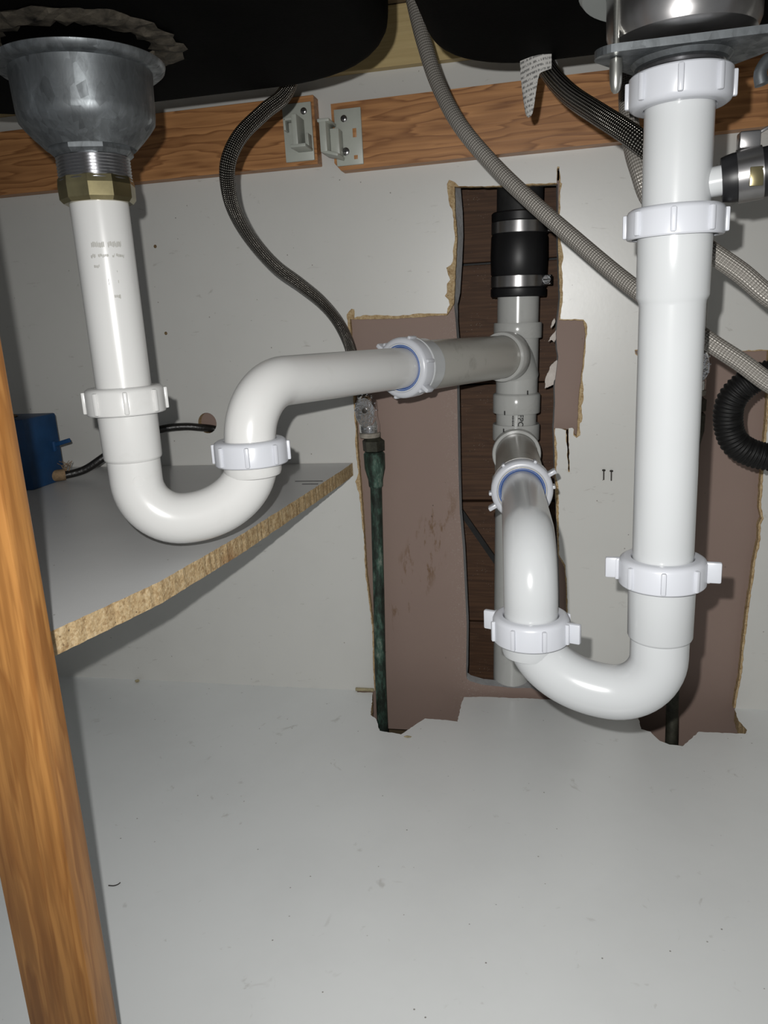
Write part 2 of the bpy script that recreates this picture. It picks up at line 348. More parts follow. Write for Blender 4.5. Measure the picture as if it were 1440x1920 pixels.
def panel(cutA, cutB, amp, seed):
    return [(XL, 0), (XL, ZT), (XR, ZT), (XR, 0)] + rough(list(reversed(cutB)), 3.2, amp, seed) + rough(list(reversed(cutA)), 3.2, amp, seed+1)
pin = [[(x+2.1*math.cos(2*math.pi*i/10), z+2.1*math.sin(2*math.pi*i/10)) for i in range(10)] for x, z in ((-464.7, 580.4), (-464.3, 477.4))]
facing = lambda axis: (lambda p: 0 if abs(p.normal[axis]) > .9 else 1)
V, F = slab([panel(CORE_A, CORE_B, .35, 3), hole]+pin, .6, 9)
wall_back = struct(obj('wall_back', V, F, M['particle']))
V, F = slab([panel(CUT_A, CUT_B, .55, 11), hole]+pin, 0, .6)
obj('melamine_face', V, F, [M['melamine'], M['particle']], wall_back, fmat=facing(1))

DRY_F = [(-100.1, 619.1), (-100.3, 594), (-98.7, 568.3), (-100.7, 539.7), (-103.7, 504.7), (-104.6, 492.9), (-103.3, 474.8), (-102.2, 451.7), (-103.8, 396.7), (-104.2, 363.1), (-105.1, 289.4), (-105.1, 244.4), (-102.4, 198.2), (-101.3, 139.6), (-100.5, 93.9), (-102.9, 32.7), (-102.5, 19.8), (-98.4, 16.2), (-81.9, 11.6), (-61.2, 10.4), (-41.4, 9.1), (-19.7, 10.2), (-10.3, 5.4), (16.4, 8.3), (15.4, 131.5), (13.3, 217.5), (9.4, 309.4), (8.1, 345), (8.7, 353.2), (9.7, 375.6), (9.3, 394.7), (13.4, 427.8), (11.9, 436.9), (11, 453), (12.2, 467.7), (15, 492), (12.6, 554.8), (12.4, 612.5)]
BK = {0: -94.5, 1: -93, 2: -93, 3: -95, 4: -98.5, 5: -101.5}
DRY_B = [(BK.get(i, p[0]+(1.5 if i < 16 else -1.5 if i > 22 else 0)), p[1]+(2 if 15 < i < 24 else 0)) for i, p in enumerate(DRY_F)]
outer = [(XL, -60), (XL, ZT), (XR, ZT), (XR, -60)]
rl = rough(DRY_F, 3.5, .5, 21, True); rb = rough(DRY_B, 3.5, .5, 21, True)
if len(rl) != len(rb):
    rl, rb = DRY_F, DRY_B
kerf = [[(22.2, 344), (24.8, 344), (26.6, 294), (25, 294)], [(11.9, 628), (13.9, 628), (13.9, 616), (11.9, 616)]]
V, F = slab([outer, rl]+kerf, 9.0, 22, [outer, rb]+kerf)
wall_dry = struct(obj('wall_drywall', V, F, [M['mauve'], M['gypsum']], fmat=lambda p: 0 if p.normal.y < -.9 or p.normal.y > .9 else 1))
def lump(c, s, seed, sub=2):
    rnd = random.Random(seed); bm = bmesh.new(); bmesh.ops.create_icosphere(bm, subdivisions=sub, radius=1)
    V = [Vector((c[0]+x.co.x*s[0]*rnd.uniform(.7, 1.15), c[1]+x.co.y*s[1]*rnd.uniform(.7, 1.15), c[2]+x.co.z*s[2]*rnd.uniform(.7, 1.15))) for x in bm.verts]
    bm.verts.index_update(); F = [tuple(v.index for v in f.verts) for f in bm.faces]; bm.free(); return V, F
def shard(pts, y0, y1, name, mat, parent, seed=1):
    V, F = slab([rough(pts, 1.6, .5, seed, True)], y0, y1); return obj(name, V, F, mat, parent)
shard([(12, 424), (5, 418), (-1, 404), (-2, 392), (3, 394), (8, 396), (10, 404), (13, 412)], 13, 21, 'plaster_flake', M['plaster'], wall_dry, 4)
shard([(11, 458), (6, 452), (2, 445), (6, 447), (9, 444), (11.5, 450)], 14, 21, 'plaster_flake', M['plaster'], wall_dry, 6)
shard([(9, 471), (6, 466), (5, 460), (8, 463), (10, 468)], 14, 19, 'plaster_flake', M['plaster'], wall_dry, 7)

wall_outer = bpy.data.objects.new('wall_outer', None); col.objects.link(wall_outer); ORG[wall_outer] = Vector((0, 110, -90)); wall_outer.location = Vector((0, 110, -90))*K; struct(wall_outer)
for z0, z1 in ((-90, 57), (59, 232), (235, 390), (391.5, 540), (543, 690), (692, 800)):
    V, F = bevbox(((XL+XR)/2, 118+random.Random(z0).uniform(0, 2), (z0+z1)/2), (XR-XL, 16, z1-z0), 1.2); obj('plank', V, F, M['plank'], wall_outer)
V, F = box(((XL+XR)/2, 131, 355), (XR-XL, 3, 890)); obj('light_block_sheet', V, F, M['iron'], wall_outer)  # sheet added behind the planks to stop world light leaking through their gaps
V, F = box((-92, 108, 185), (150, 5, 7), (.54, 0, -.84), (0, 1, 0), (.84, 0, .54)); obj('diagonal_strap', V, F, M['iron'], wall_outer)

FA = [(28.3, 0), (-15.1, 0), (-35.3, 0), (-39.2, -.8), (-81.3, -1.5), (-105.2, -4.7), (-106.7, -23.3), (-106.6, -67.4), (-128.6, -64.6), (-147.2, -64), (-157.6, -81.8), (-170.1, -104.2), (-197.2, -98.7), (-207.6, -71.8), (-216.6, -62.1), (-223.5, -21), (-226.6, -4.5), (-247.3, -5.7), (-249.8, 0)]
FB = [(223.2, 0), (220.8, -28.2), (225.5, -50.7), (221.3, -59.4), (171.3, -60.3), (148.6, -93.7), (134.7, -92), (125.3, -85.1), (117.8, -66.2), (107.7, -61.3), (107.6, -35.4), (108.5, 0)]
V, F = slab([[(XL, 0), (XL, -581), (XR, -581), (XR, 0)]+rough(FB, 3, .5, 31)+rough(FA, 3, .5, 32)], 0, -16, axis='Z')
struct(obj('floor', V, F, [M['floor'], M['particle']], fmat=facing(2)))
V, F = box(((XL+XR)/2, -230, -95), (XR-XL, 760, 8)); struct(obj('floor_light_block', V, F, M['counter']))  # base plane added below the floor to block world light
V, F = box((XL-8, -240, 355), (16, 720, 900)); struct(obj('wall_left', V, F, M['melamine']))
V, F = box((XR+8, -240, 355), (16, 720, 900)); struct(obj('wall_right', V, F, M['melamine']))
V, F = box(((XL+XR)/2, -245, 812), (XR-XL+32, 760, 24)); struct(obj('ceiling', V, F, M['counter']))

# face frame: the oak stile stands between the two door openings
ff = thing('face_frame', (-274, -600, -60), 'oak face frame with a scuffed upright stile at the left of the view', 'cabinet frame')
V, F = bevbox((-274.5, -590.5, 370), (45, 19, 860), 1.5); obj('center_stile', V, F, M['oak'], ff, True)
V, F = bevbox((-240, -590.5, -31), (1278, 18.6, 58), 1.5); obj('bottom_rail', V, F, M['oak'], ff, True)
V, F = bevbox((-240, -590.5, 775), (1278, 18.6, 50), 1.5); obj('top_rail', V, F, M['oak'], ff, True)
for x in (XL+10, XR-10):
    V, F = bevbox((x, -590.5, 370), (40, 19, 860), 1.5); obj('side_stile', V, F, M['oak'], ff, True)

# ------------------------------------------------------------------ rails, plywood strip, drawer brackets
V, F = bevbox(((XL-248)/2, -9.5, 686), (-248-XL, 18.8, 70), .8); tag(obj('wooden_rail', V, F, M['rail']), 'grained brown wooden rail across the back, behind the left drain', 'rail')
V, F = slab([[(-229, 709.7), (-229, 650), (-222, 641.8), (XR, 646.5), (XR, 714)]], -19, -.2); tag(obj('wooden_rail', V, F, M['rail']), 'grained brown wooden rail across the back, behind the right drain', 'rail')
V, F = bevbox(((XL+XR)/2, -6.2, 770), (XR-XL, 12, 58), .6); tag(obj('plywood_strip', V, F, M['ply']), 'pale stained plywood strip at the top of the back, between the sink bowls', 'board')

def screw(c, parent, r=3.6):
    g = G(); g.add(*lathe([(r, 0), (r, .8), (r*.75, 1.6), (r*.3, 1.9)], c, (0, -1, 0), 18)); s_ = g.build('screw', M['steel'], parent)
    g2 = G(); g2.add(*box((c[0], c[1]-2.0, c[2]), (r*1.2, .5, .8))); g2.add(*box((c[0], c[1]-2.0, c[2]), (.8, .5, r*1.2))); g2.build('screw_slot', M['ink'], s_, False)
b1 = thing('drawer_bracket', (-267, -19, 655), 'milky plastic drawer bracket screwed to the end of the left wooden rail', 'bracket')
g = G(); g.add(*bevbox((-267.2, -20.6, 684.5), (33, 3, 59), .8)); g.build('mounting_plate', M['plastic'], b1)
g = G(); g.add(*bevbox((-262.5, -36, 681.5), (6, 29, 30), .8)); g.add(*bevbox((-260, -36, 665.5), (17, 29, 3.4), .8)); g.add(*bevbox((-253.2, -29, 672), (2.6, 14, 16), .6)); g.add(*bevbox((-271, -33, 695), (13, 12, 3), .6)); g.add(*bevbox((-277, -33, 690), (2.6, 12, 12), .6)); g.build('socket', M['plastic'], b1)
screw((-259, -22, 705), b1)
b2 = thing('drawer_bracket', (-212, -19, 643), 'milky plastic drawer bracket with two screws on the right wooden rail', 'bracket')
g = G(); g.add(*bevbox((-210.5, -20.6, 674.5), (30, 3, 57), .8)); g.build('mounting_plate', M['plastic'], b2)
g = G(); g.add(*bevbox((-231, -37, 671), (7.5, 31, 30), .9)); g.add(*bevbox((-225, -36, 655), (18, 30, 3.4), .8, (1, 0, -.3), (0, 1, 0), (.3, 0, 1))); g.add(*bevbox((-230, -37, 687), (13, 31, 3.2), .8)); g.add(*bevbox((-222, -30, 668), (10, 18, 26), 1)); g.build('socket', M['plastic'], b2)
screw((-214.5, -22, 693), b2); screw((-214.5, -22, 660), b2, 4.2)
for z, h in ((678, 9), (653.5, 4)):
    g = G(); g.add(*bevbox((-203.5, -22.05, z), (4.2, .5, h), .2)); g.build('slot', M['rail'], b2)

# ------------------------------------------------------------------ shelf
EDGE = [(-235, -1), (-237, -60), (-241, -124), (-247, -223), (-254, -323), (-267, -439), (-289, -521), (-297, -548)]
V, F = slab([[(XL+1, -548), (XL+1, -1)]+rough(EDGE, 4, .5, 41)], 310, 294, axis='Z')
shelf = tag(obj('shelf_board', V, F, [M['shelf'], M['particle']], fmat=facing(2)), 'grey-white laminated shelf with a sawn particle board edge, left of the pipes', 'shelf')
for y, x0, x1 in ((-107, -275, -243), (-122, -262, -244)):
    V, F = box(((x0+x1)/2, y, 310.15), (x1-x0, 1.6, .5)); obj('saw_mark', V, F, M['ink'], shelf)

# ------------------------------------------------------------------ sink
def rrect(x0, x1, y0, y1, r, n=10):
    out = []
    for cx, cy_, a in ((x1-r, y1-r, 0), (x0+r, y1-r, 90), (x0+r, y0+r, 180), (x1-r, y0+r, 270)):
        for k in range(n+1): t = math.radians(a+90*k/n); out.append((cx+r*math.cos(t), cy_+r*math.sin(t)))
    return out
sink = thing('double_sink', (-120, -405, 660), 'black composite double sink seen from below', 'sink')
def bowl(x0, x1, y0, y1, r, name):
    V = []; F = []; rings = []
    for i in range(8):                       # rounded bottom edge, then walls
        a = math.radians(90*i/7); rings.append((-16+16*math.sin(a), 662+16-16*math.cos(a)))
    rings.append((5, 799))
    n = None
    for off, z in rings:
        P = rrect(x0-off, x1+off, y0-off, y1+off, max(r+off, 5)); n = len(P); V += [(p[0], p[1], z) for p in P]
    for i in range(len(rings)-1):
        for k in range(n): l = (k+1) % n; F.append((i*n+k, i*n+l, (i+1)*n+l, (i+1)*n+k))
    F.append(tuple(range(n))); F.append(tuple((len(rings)-1)*n+k for k in range(n)))
    return obj(name, V, F, M['sink'], sink, True)
bowl(-492, -101, -556, -256, 104, 'bowl'); bowl(-81, 232, -556, -241, 78, 'bowl')

# ------------------------------------------------------------------ left strainer
AX = (-295, -405); BX = (74, -406)
st = thing('basket_strainer', (AX[0], AX[1], 570), 'galvanised cup strainer with a wide flange under the left sink bowl', 'sink strainer')
def lat(name, prof, ctr, mat, parent, n=48, d=(0, 0, 1), closed=False, smooth=True, phase=0, z0=0):
    V, F = lathe(prof, (ctr[0], ctr[1], z0) if len(ctr) == 2 else ctr, d, n, closed, phase); return obj(name, V, F, mat, parent, smooth)
lat('flange', [(44, 645), (50, 645.5), (52.6, 647.5), (53.4, 650), (52.4, 650.6), (51, 648.5), (44, 647.5)], AX, M['zinc'], st, 64, closed=True)
lat('cup', [(26.5, 600), (28.5, 599.5), (31, 602), (35, 606), (39.5, 611), (42.6, 615), (43.4, 620), (44.2, 640), (44.8, 645), (47, 646.2), (47, 647.2), (43, 648)], AX, M['zinc'], st, 64)
lat('locknut', [(21, 594.5), (24.5, 594.5), (27.5, 597), (27.5, 602), (21, 604)], AX, M['zinc'], st, 8, smooth=False)
pr = []
for i in range(9): pr += [(22.7, 579+i*2), (23.7, 580+i*2)]
lat('threaded_shank', [(20, 577)]+pr+[(20, 597)], AX, M['thread'], st, 48)
lat('coupling_nut', [(19.2, 566), (22.4, 566), (24.6, 568.5), (24.8, 577), (24.2, 581.5), (23, 582.2), (21, 582)], AX, M['brass'], st, 10, smooth=False)
rnd = random.Random(5); V, F = lathe([(46, 659.5), (54, 658.6), (60, 660), (66, 661.7), (60, 662.5), (46, 662)], (*AX, 0), n=60, closed=True)
V = [Vector((AX[0]+(v[0]-AX[0])*(k := 1+rnd.uniform(-.05, .06)), AX[1]+(v[1]-AX[1])*k, min(v[2]+rnd.uniform(-1.2, .8), 662.6))) for v in V]
obj('putty_ring', V, F, M['putty'], st)

# ------------------------------------------------------------------ right strainer
sr = thing('basket_strainer', (BX[0], BX[1], 600), 'steel cup strainer with bolted clamp plate under the right sink bowl', 'sink strainer')
lat('cup', [(20, 620), (34, 620.5), (38.5, 623), (40.5, 628), (40.8, 640), (40.8, 652), (30, 653)], BX, M['steel'], sr, 64)
lat('gasket', [(41, 648), (54, 648), (56, 650.5), (54, 653.5), (41, 653.5)], BX, m_plain('grey_gasket', (.30, .32, .31), .45), sr, 56, closed=True)
rnd = random.Random(8); V, F = lathe([(42, 654), (56, 654), (60, 658), (63, 661.4), (42, 662)], (*BX, 0), n=56, closed=True)
V = [Vector((BX[0]+(v[0]-BX[0])*(k := 1+rnd.uniform(-.05, .05)), BX[1]+(v[1]-BX[1])*k, min(v[2]+rnd.uniform(-1, .6), 662.6))) for v in V]
obj('putty_ring', V, F, m_plain('tan_putty', (.20, .145, .065), .8, 0, .3, .5, 60, .6, 160), sr)
LOBES = [(207, 41), (338, 53), (85, 41)]
pl = []
for a, q in LOBES:
    c = Vector((BX[0]+q*math.cos(math.radians(a)), BX[1]+q*math.sin(math.radians(a))))
    for k in range(13): t = math.radians(a-68+136*k/12); pl.append((c.x+11.5*math.cos(t), c.y+11.5*math.sin(t)))
hole_c = [(BX[0]+21*math.cos(2*math.pi*k/30), BX[1]+21*math.sin(2*math.pi*k/30)) for k in range(30)]
bolts_xy = [(BX[0]+q*math.cos(math.radians(a)), BX[1]+q*math.sin(math.radians(a))) for a, q in LOBES]
V, F = slab([pl, hole_c], 612.5, 616.5, axis='Z'); obj('clamp_plate', V, F, M['zinc'], sr)
lat('collar', [(21, 609.5), (25, 609.8), (27, 612.4), (21, 612.6)], BX, M['zinc'], sr, 48, closed=True)
for i, (x, y) in enumerate(bolts_xy):
    b = lat('bolt', [(1.2, 598), (1.7, 599)]+[(1.6 if k % 2 else 1.85, 600+k*1.0) for k in range(48)]+[(1.6, 649)], (x, y), M['bolt'], sr, 14)
    if i != 1:
        lat('acorn_nut', [(1.2, 595), (2.4, 596.5), (3.2, 600), (3.5, 605.5), (3.3, 611.8), (2, 612.3)], (x, y), M['bolt'], b, 18)
    else:
        lat('nut_barrel', [(2, 598), (3.4, 599), (3.8, 605), (3.6, 612)], (x, y), M['zinc'], b, 18)
        g = G()
        for s_ in (-1, 1): g.add(*tube(spline([(x+s_*4, y, 604), (x+s_*9, y-1, 603), (x+s_*12.5, y-2, 597), (x+s_*11.5, y-2.5, 590.5)], 1.5), lambda L: 2.6+.05*L, 12)[:2])
        g.build('wing', M['zinc'], b)
pr = []
for i in range(5): pr += [(22.0, 602+i*2), (23.2, 603+i*2)]
lat('threaded_outlet', [(19, 600)]+pr+[(19, 613)], BX, M['thread'], sr, 48)

# ------------------------------------------------------------------ slip nuts
def slip_nut(c, d, parent, R=27.4, r=19.4, h=19, ribs=8, wings=None, phase=0., wing_len=8.5, face_up=True, mat='nut', name='slip_nut'):
    """threaded plastic nut along axis d, starting at c; face_up: the rounded open face is at the far end of d"""
    u, v, d = frame(d); c = Vector(c); g = G()
    prof = [(R-.6, 0), (R, .8), (R, h-3.2), (R-.8, h-1.4), (R-2.6, h-.2), (R-4, h), (r+.6, h), (r, h-.8), (r, h-4.5), (R-3.5, h-4.6), (R-3.2, 0)]
    if not face_up: prof = [(a, h-b) for a, b in prof]
    g.add(*lathe(prof, c, d, 56, closed=True))
    for k in range(ribs):
        a = math.radians(phase)+2*math.pi*k/ribs; e = u*math.cos(a)+v*math.sin(a); t = d.cross(e)
        g.add(*bevbox(c+e*(R+.4)+d*(h*.5-.6 if face_up else h*.5+.6), (3.4, 3.2, h-3.6), .9, e, t, d))
    for a in wings or ():
        a = math.radians(a); e = u*math.cos(a)+v*math.sin(a); t = d.cross(e)
        g.add(*bevbox(c+e*(R+wing_len/2-1)+d*(h*.5), (wing_len+2, 4.2, h-4), 1.2, e, t, d))
    return g.build(name, M[mat], parent)

# ------------------------------------------------------------------ left trap
LU = (-214, -379); ARM_L = (Vector((-34, 35, 430))-Vector((-214, -379, 438))).normalized()
pt = thing('p_trap', (-255, -392, 324), 'aged white plastic P-trap hanging from the left strainer over the shelf', 'drain pipe')
g = G(); g.add(*lathe([(17.6, 436), (19.05, 436), (19.05, 567), (17.6, 568)], (*AX, 0), n=48)); tp = g.build('tailpiece', M['pvc_old'], pt)
g = G(); rnd = random.Random(12)                       # faded, unreadable print wrapped round the tailpiece
for z, runs in ((538.5, [(-26, 0, 4.2), (6, 34, 4.2)]), (531.5, [(-30, -19, 2.6), (-15, 6, 2.2), (12, 18, 2), (20, 38, 2.2)]), (525, [(-26, -14, 2.2)]), (521, [(17, 19, 1.6)]), (515, [(-2, 0, 7), (17, 19, 2.4)]), (505.5, [(6, 18, 2.2), (16, 19, 5)])):
    for a0, a1, hh in runs:
        a = a0
        while a < a1:
            b = min(a1, a+rnd.uniform(2.2, 4.5)); dz = rnd.uniform(-.5, .5); Vq = []
            for t in (a, b-.7):
                th = math.radians(-60+t)
                for zz in (z-hh/2*rnd.uniform(.5, 1), z+hh/2*rnd.uniform(.5, 1)): Vq.append((AX[0]+19.1*math.cos(th), AX[1]+19.1*math.sin(th), zz+dz))
            g.add(Vq, [(0, 1, 3, 2)]); a = b
g.build('faded_print', M['print'], tp, False)
slip_nut((*AX, 425.5), UP, pt, phase=-105, mat='pvc_old')
path = [(*AX, 426), (*AX, 410), (*AX, 398)]
path += jbend(AX, LU, 344.5)+[(LU[0], LU[1], 390), (LU[0], LU[1], 396)]
g = G(); V, F, UV = tube(path, 18.9, 44); g.add(V, F); bend = g.build('trap_bend', M['pvc_old'], pt)
lat('socket', [(18.5, 391), (20.2, 392.6), (20.6, 394), (20.9, 426), (19, 427)], AX, M['pvc_old'], bend, 48, closed=False)
lat('rim', [(18.5, 373), (20.4, 374), (21.4, 377), (21.6, 384), (19, 385)], LU, M['pvc_old'], bend, 48)
th = math.radians(-55)
lat('mould_mark', [(3.4, 0), (4.1, 0), (4.1, .5), (3.4, .5)], (AX[0]+18.7*math.cos(th), AX[1]+18.7*math.sin(th), 378), M['pvc_old'], bend, 24, d=(math.cos(th), math.sin(th), 0), closed=True)
slip_nut((*LU, 382.5), UP, pt, R=27, phase=-120, h=18)
AZ = 439.; Rb = 42.; fl_ = Vector((ARM_L.x, ARM_L.y, 0)).normalized()
end_arm_L = Vector((-142, -214, 434.6))
p0 = Vector((*LU, AZ-Rb)); cb = p0+fl_*Rb
path = [Vector((*LU, 386)), Vector((*LU, 392))]+arc(cb, -fl_, UP, 0, math.pi/2, Rb, 22)
lastp = path[-1]; dirL = (Vector((-34, 35, 430))-lastp).normalized(); L_nut = 176.
path += [lastp+dirL*t for t in (20, 60, 100, 140, L_nut+14)]
g = G(); V, F, UV = tube(path, 18.9, 44); g.add(V, F); g.build('trap_arm', M['pvc_old'], pt)

# ------------------------------------------------------------------ drain stack
SX = lambda z: -46+.028*z
stk = thing('drain_stack', (SX(0), 35, -60), 'grey plastic vertical drain stack with two tees inside the wall opening', 'drain pipe')
TL = Vector((SX(430), 35, 430)); TR = Vector((SX(318), 35, 318)); SD = (Vector((SX(500), 0, 500))-Vector((SX(0), 0, 0))).normalized()
def on(z): return Vector((SX(z), 35, z))
lat('pipe', [(24.1, 0), (24.1, 52)], on(462), M['pvc_grey'], stk, 44, d=SD)
nip = lat('pipe', [(24.1, 0), (24.1, 30)], on(342), M['pvc_grey'], stk, 44, d=SD)
lat('pipe', [(24.1, 0), (24.1, 330)], on(-58), M['pvc_grey'], stk, 44, d=SD)
def tee(z, d, z_lo, z_hi, hub0, hub1, mouth0, mouth1):
    """sanitary tee: body, upper and lower hubs, swept side branch towards d with its hub"""
    d = Vector(d).normalized(); c = on(z); g = G()
    g.add(*lathe([(24.8, z_lo+4-z), (24.8, z_hi-4-z)], c, SD, 44))
    P = []                                      # the branch sweeps down into the body
    for k in range(13):
        t = k/12; P.append(c+d*(mouth0+2-(mouth0+4)*t**.9*1.0)+SD*(-(26)*t**2.2))
    g.add(*tube(P, 25.2, 36)[:2]); body = g.build('tee', M['pvc_grey'], stk)
    for a, b in ((z_lo, z_lo+hub0), (z_hi-hub1, z_hi)):
        lo = 1 if a == z_lo else 0
        lat('hub', [(24, a-z), (27.6, a-z+.3), (28.2, a-z+1.2), (28.2, b-z-1.2), (27.4 if lo else 27.6, b-z), (24, b-z+(2 if lo else 0))], c, M['pvc_grey'], body, 48, d=SD)
    lat('hub', [(24.2, mouth0-3), (27, mouth0-2), (28.4, mouth0), (28.4, mouth1-1.2), (27.6, mouth1), (24.4, mouth1), (24.4, mouth0)], c, M['pvc_grey'], body, 48, d=d, closed=True)
    return body
dL = -(TL-lastp).normalized(); 
tee(430, dL, 362, 468, 23, 18, 24, 42)
dR_far = Vector((-10, -391, 324)); dR = (dR_far-TR).normalized()
tee(318, dR, 262, 349, 22, 20, 24, 42)
# small print and assembly marks on the stack
def wrap_text(txt, size, c, axis, d0, R, name, mat, parent, spin=0):
    cu = bpy.data.curves.new('t', 'FONT'); cu.body = txt; cu.size = size; cu.align_x = 'CENTER'; cu.align_y = 'CENTER'; cu.offset = size*.022
    o = bpy.data.objects.new('t', cu); col.objects.link(o); dg = bpy.context.evaluated_depsgraph_get(); me = bpy.data.meshes.new_from_object(o.evaluated_get(dg))
    bpy.data.objects.remove(o); axis = Vector(axis).normalized(); d0 = Vector(d0); d0 = (d0-axis*d0.dot(axis)).normalized(); s = axis.cross(d0); V = []
    for v in me.vertices:
        x, y = v.co.x, v.co.y; x, y = x*math.cos(spin)-y*math.sin(spin), x*math.sin(spin)+y*math.cos(spin)
        V.append(Vector(c)+(d0*math.cos(x/R)+s*math.sin(x/R))*(R+.12)+axis*y)
    F = [tuple(p.vertices) for p in me.polygons]; bpy.data.meshes.remove(me); return obj(name, V, F, mat, parent)
wrap_text('FPC', 9, on(355.5), SD, (.25, -1, 0), 24.1, 'pipe_print', M['ink'], nip, -math.pi/2)
g = G()
for k in range(7):
    d_ = Vector((-.12, -1, 0)).normalized(); g.add(*box(on(348+k*2.1)+d_*24.1, (2.2 if k % 2 else 1.7, .3, 1.5), Vector((-d_.y, d_.x, 0)), d_, UP))
g.build('fine_print', M['ink'], nip, False)
for z, dx in ((388, .55), (365, -.5), (344, -.55)):
    d_ = Vector((dx, -1, 0)).normalized(); V, F = bevbox(on(z)+d_*28.2, (1.6, .8, 5), .3, Vector((-d_.y, d_.x, 0)), d_, UP); obj('assembly_mark', V, F, M['ink'], stk)
# the two side pipes with trap adapters
def side(T, d, Lnut, Lhub, wings, phase, who):
    """grey pipe from the tee to the adapter; adapter collar, nut and blue washer face the trap"""
    g = G(); g.add(*lathe([(24.1, Lhub-14), (24.1, Lnut-22)], T, d, 44)); g.build('side_pipe', M['pvc_pipe'], stk)
    ad = lat('trap_adapter', [(24.2, Lnut-37), (26.2, Lnut-36.4), (26.4, Lnut-20), (28, Lnut-18), (28, Lnut-15.5), (24, Lnut-15), (24, Lnut+1), (20, Lnut+1), (20, Lnut-36)], T, M['pvc'] if who else M['pvc_pipe'], stk, 48, d=d, closed=True)
    slip_nut(T+d*(Lnut-13), d, ad, R=28.2, r=22.4, h=15, ribs=6, wings=wings, phase=phase, wing_len=7)
    lat('washer', [(18.9, Lnut-6), (22.6, Lnut-6), (22.6, Lnut+.6), (20.6, Lnut+1.2), (18.9, Lnut+.2)], T, M['blue'], ad, 44, d=d, closed=True)
LnutL = (TL-lastp).length-L_nut; side(TL, dL, LnutL+14, 38, (-38, 142), 12, True)

# ------------------------------------------------------------------ right trap
RU = (-11, -391)
pr_ = thing('p_trap', (32, -398, 200), 'bright white plastic P-trap with long straight tube below the right strainer', 'drain pipe')
g = G(); g.add(*lathe([(17.6, 524), (19.05, 524), (19.05, 601), (17.6, 601)], (*BX, 0), n=48))
dI = Vector((1, -.16, .10)).normalized(); i0 = Vector((BX[0], BX[1], 545))
g.add(*lathe([(8.2, 10), (8.2, 36), (7, 36)], i0, dI, 28)); g.build('branch_tailpiece', M['pvc'], pr_)
slip_nut((*BX, 588), UP, pr_, R=27.8, h=17.5, phase=-98, face_up=False)
slip_nut((*BX, 518.5), UP, pr_, R=27.4, h=17, phase=-100, face_up=True)
g = G(); g.add(*lathe([(18, 318), (19.05, 318), (19.05, 480), (19.4, 482), (20.8, 485), (21.1, 519), (19, 520)], (*BX, 0), n=48)); g.build('extension_tube', M['pvc'], pr_)
slip_nut((*BX, 303.5), UP, pr_, R=27.4, h=18, phase=-96, wings=(172, -8))
path = [(*BX, 304), (*BX, 285), (*BX, 262)]+jbend(BX, RU, 220.5)+[(RU[0], RU[1], 264), (RU[0], RU[1], 268)]
g = G(); g.add(*tube(path, 18.9, 44)[:2]); bend = g.build('trap_bend', M['pvc'], pr_)
lat('socket', [(18.5, 264.5), (20.2, 265.6), (20.8, 267), (21.2, 304), (19, 305)], BX, M['pvc'], bend, 48)
lat('rim', [(18.5, 243), (20.2, 244), (21, 247), (21.3, 256), (19, 257)], RU, M['pvc'], bend, 48)
slip_nut((*RU, 254.5), UP, pr_, R=27, h=18.5, phase=-70, wings=(160, -20), wing_len=9)
fr_ = Vector((-dR.x, -dR.y, 0)).normalized(); Rb = 42; AZ = 323.6
p0 = Vector((*RU, AZ-Rb)); cb = p0+fr_*Rb
path = [Vector((*RU, 258)), Vector((*RU, 270))]+arc(cb, -fr_, UP, 0, math.pi/2, Rb, 22)
lastR = path[-1]; dirR = (TR-lastR).normalized(); LR = 150.
path += [lastR+dirR*t for t in (20, 60, 100, LR+14)]
g = G(); g.add(*tube(path, 18.9, 44)[:2]); g.build('trap_arm', M['pvc'], pr_)
dRr = -dirR; side(TR, dRr, (TR-lastR).length-LR+14, 38, (30, 210), 5, False)

# ------------------------------------------------------------------ rubber coupling, old iron pipe
def clamp(c, d, R, w_, parent, screw_dir, mat=None):
    cl = lat('hose_clamp', [(R, 0), (R+.9, 0), (R+.9, w_), (R, w_)], c, mat or M['steel'], parent, 48, d=d, closed=True)
    d = Vector(d).normalized(); sd = Vector(screw_dir).normalized(); t = d.cross(sd)
    g = G(); q = Vector(c)+d*w_/2+sd*(R+4); g.add(*bevbox(q, (7, 10, w_*.9), .8, sd, t, d)); g.build('screw_housing', mat or M['steel'], cl)
    g = G(); g.add(*lathe([(4.6, 0), (5, .6), (5, 4), (4.2, 4.8)], q-t*9.5, t*-1 if False else t, 18)); s_ = g.build('screw', M['chrome'], cl)
    g = G(); g.add(*bevbox(q-t*9.7, (7.6, .9, 1.4), .2, sd, t, d)); g.build('screw_slot', M['ink'], s_)
    return cl
rc = thing('rubber_coupling', tuple(on(497)), 'black rubber pipe coupling held by two steel clamps in the wall opening', 'pipe coupling')
lat('sleeve', [(24.5, 0), (31.2, 0), (32, 1.5), (32, 9), (31, 10), (31, 24), (32, 25.5), (32.6, 45), (32, 66), (31, 68), (31, 82), (31.8, 83), (31.8, 91), (30.5, 92.5), (26.5, 92.5)], on(497), M['rubber'], rc, 48, d=SD)
clamp(on(508), SD, 31.1, 12, rc, (1, -.25, 0)); clamp(on(566.5), SD, 31.1, 12, rc, (1, .2, 0))
tag(lat('iron_pipe', [(26, 0), (26, 190)], on(585), M['iron'], None, 40, d=SD), 'dark old iron pipe rising above the black rubber coupling', 'pipe')

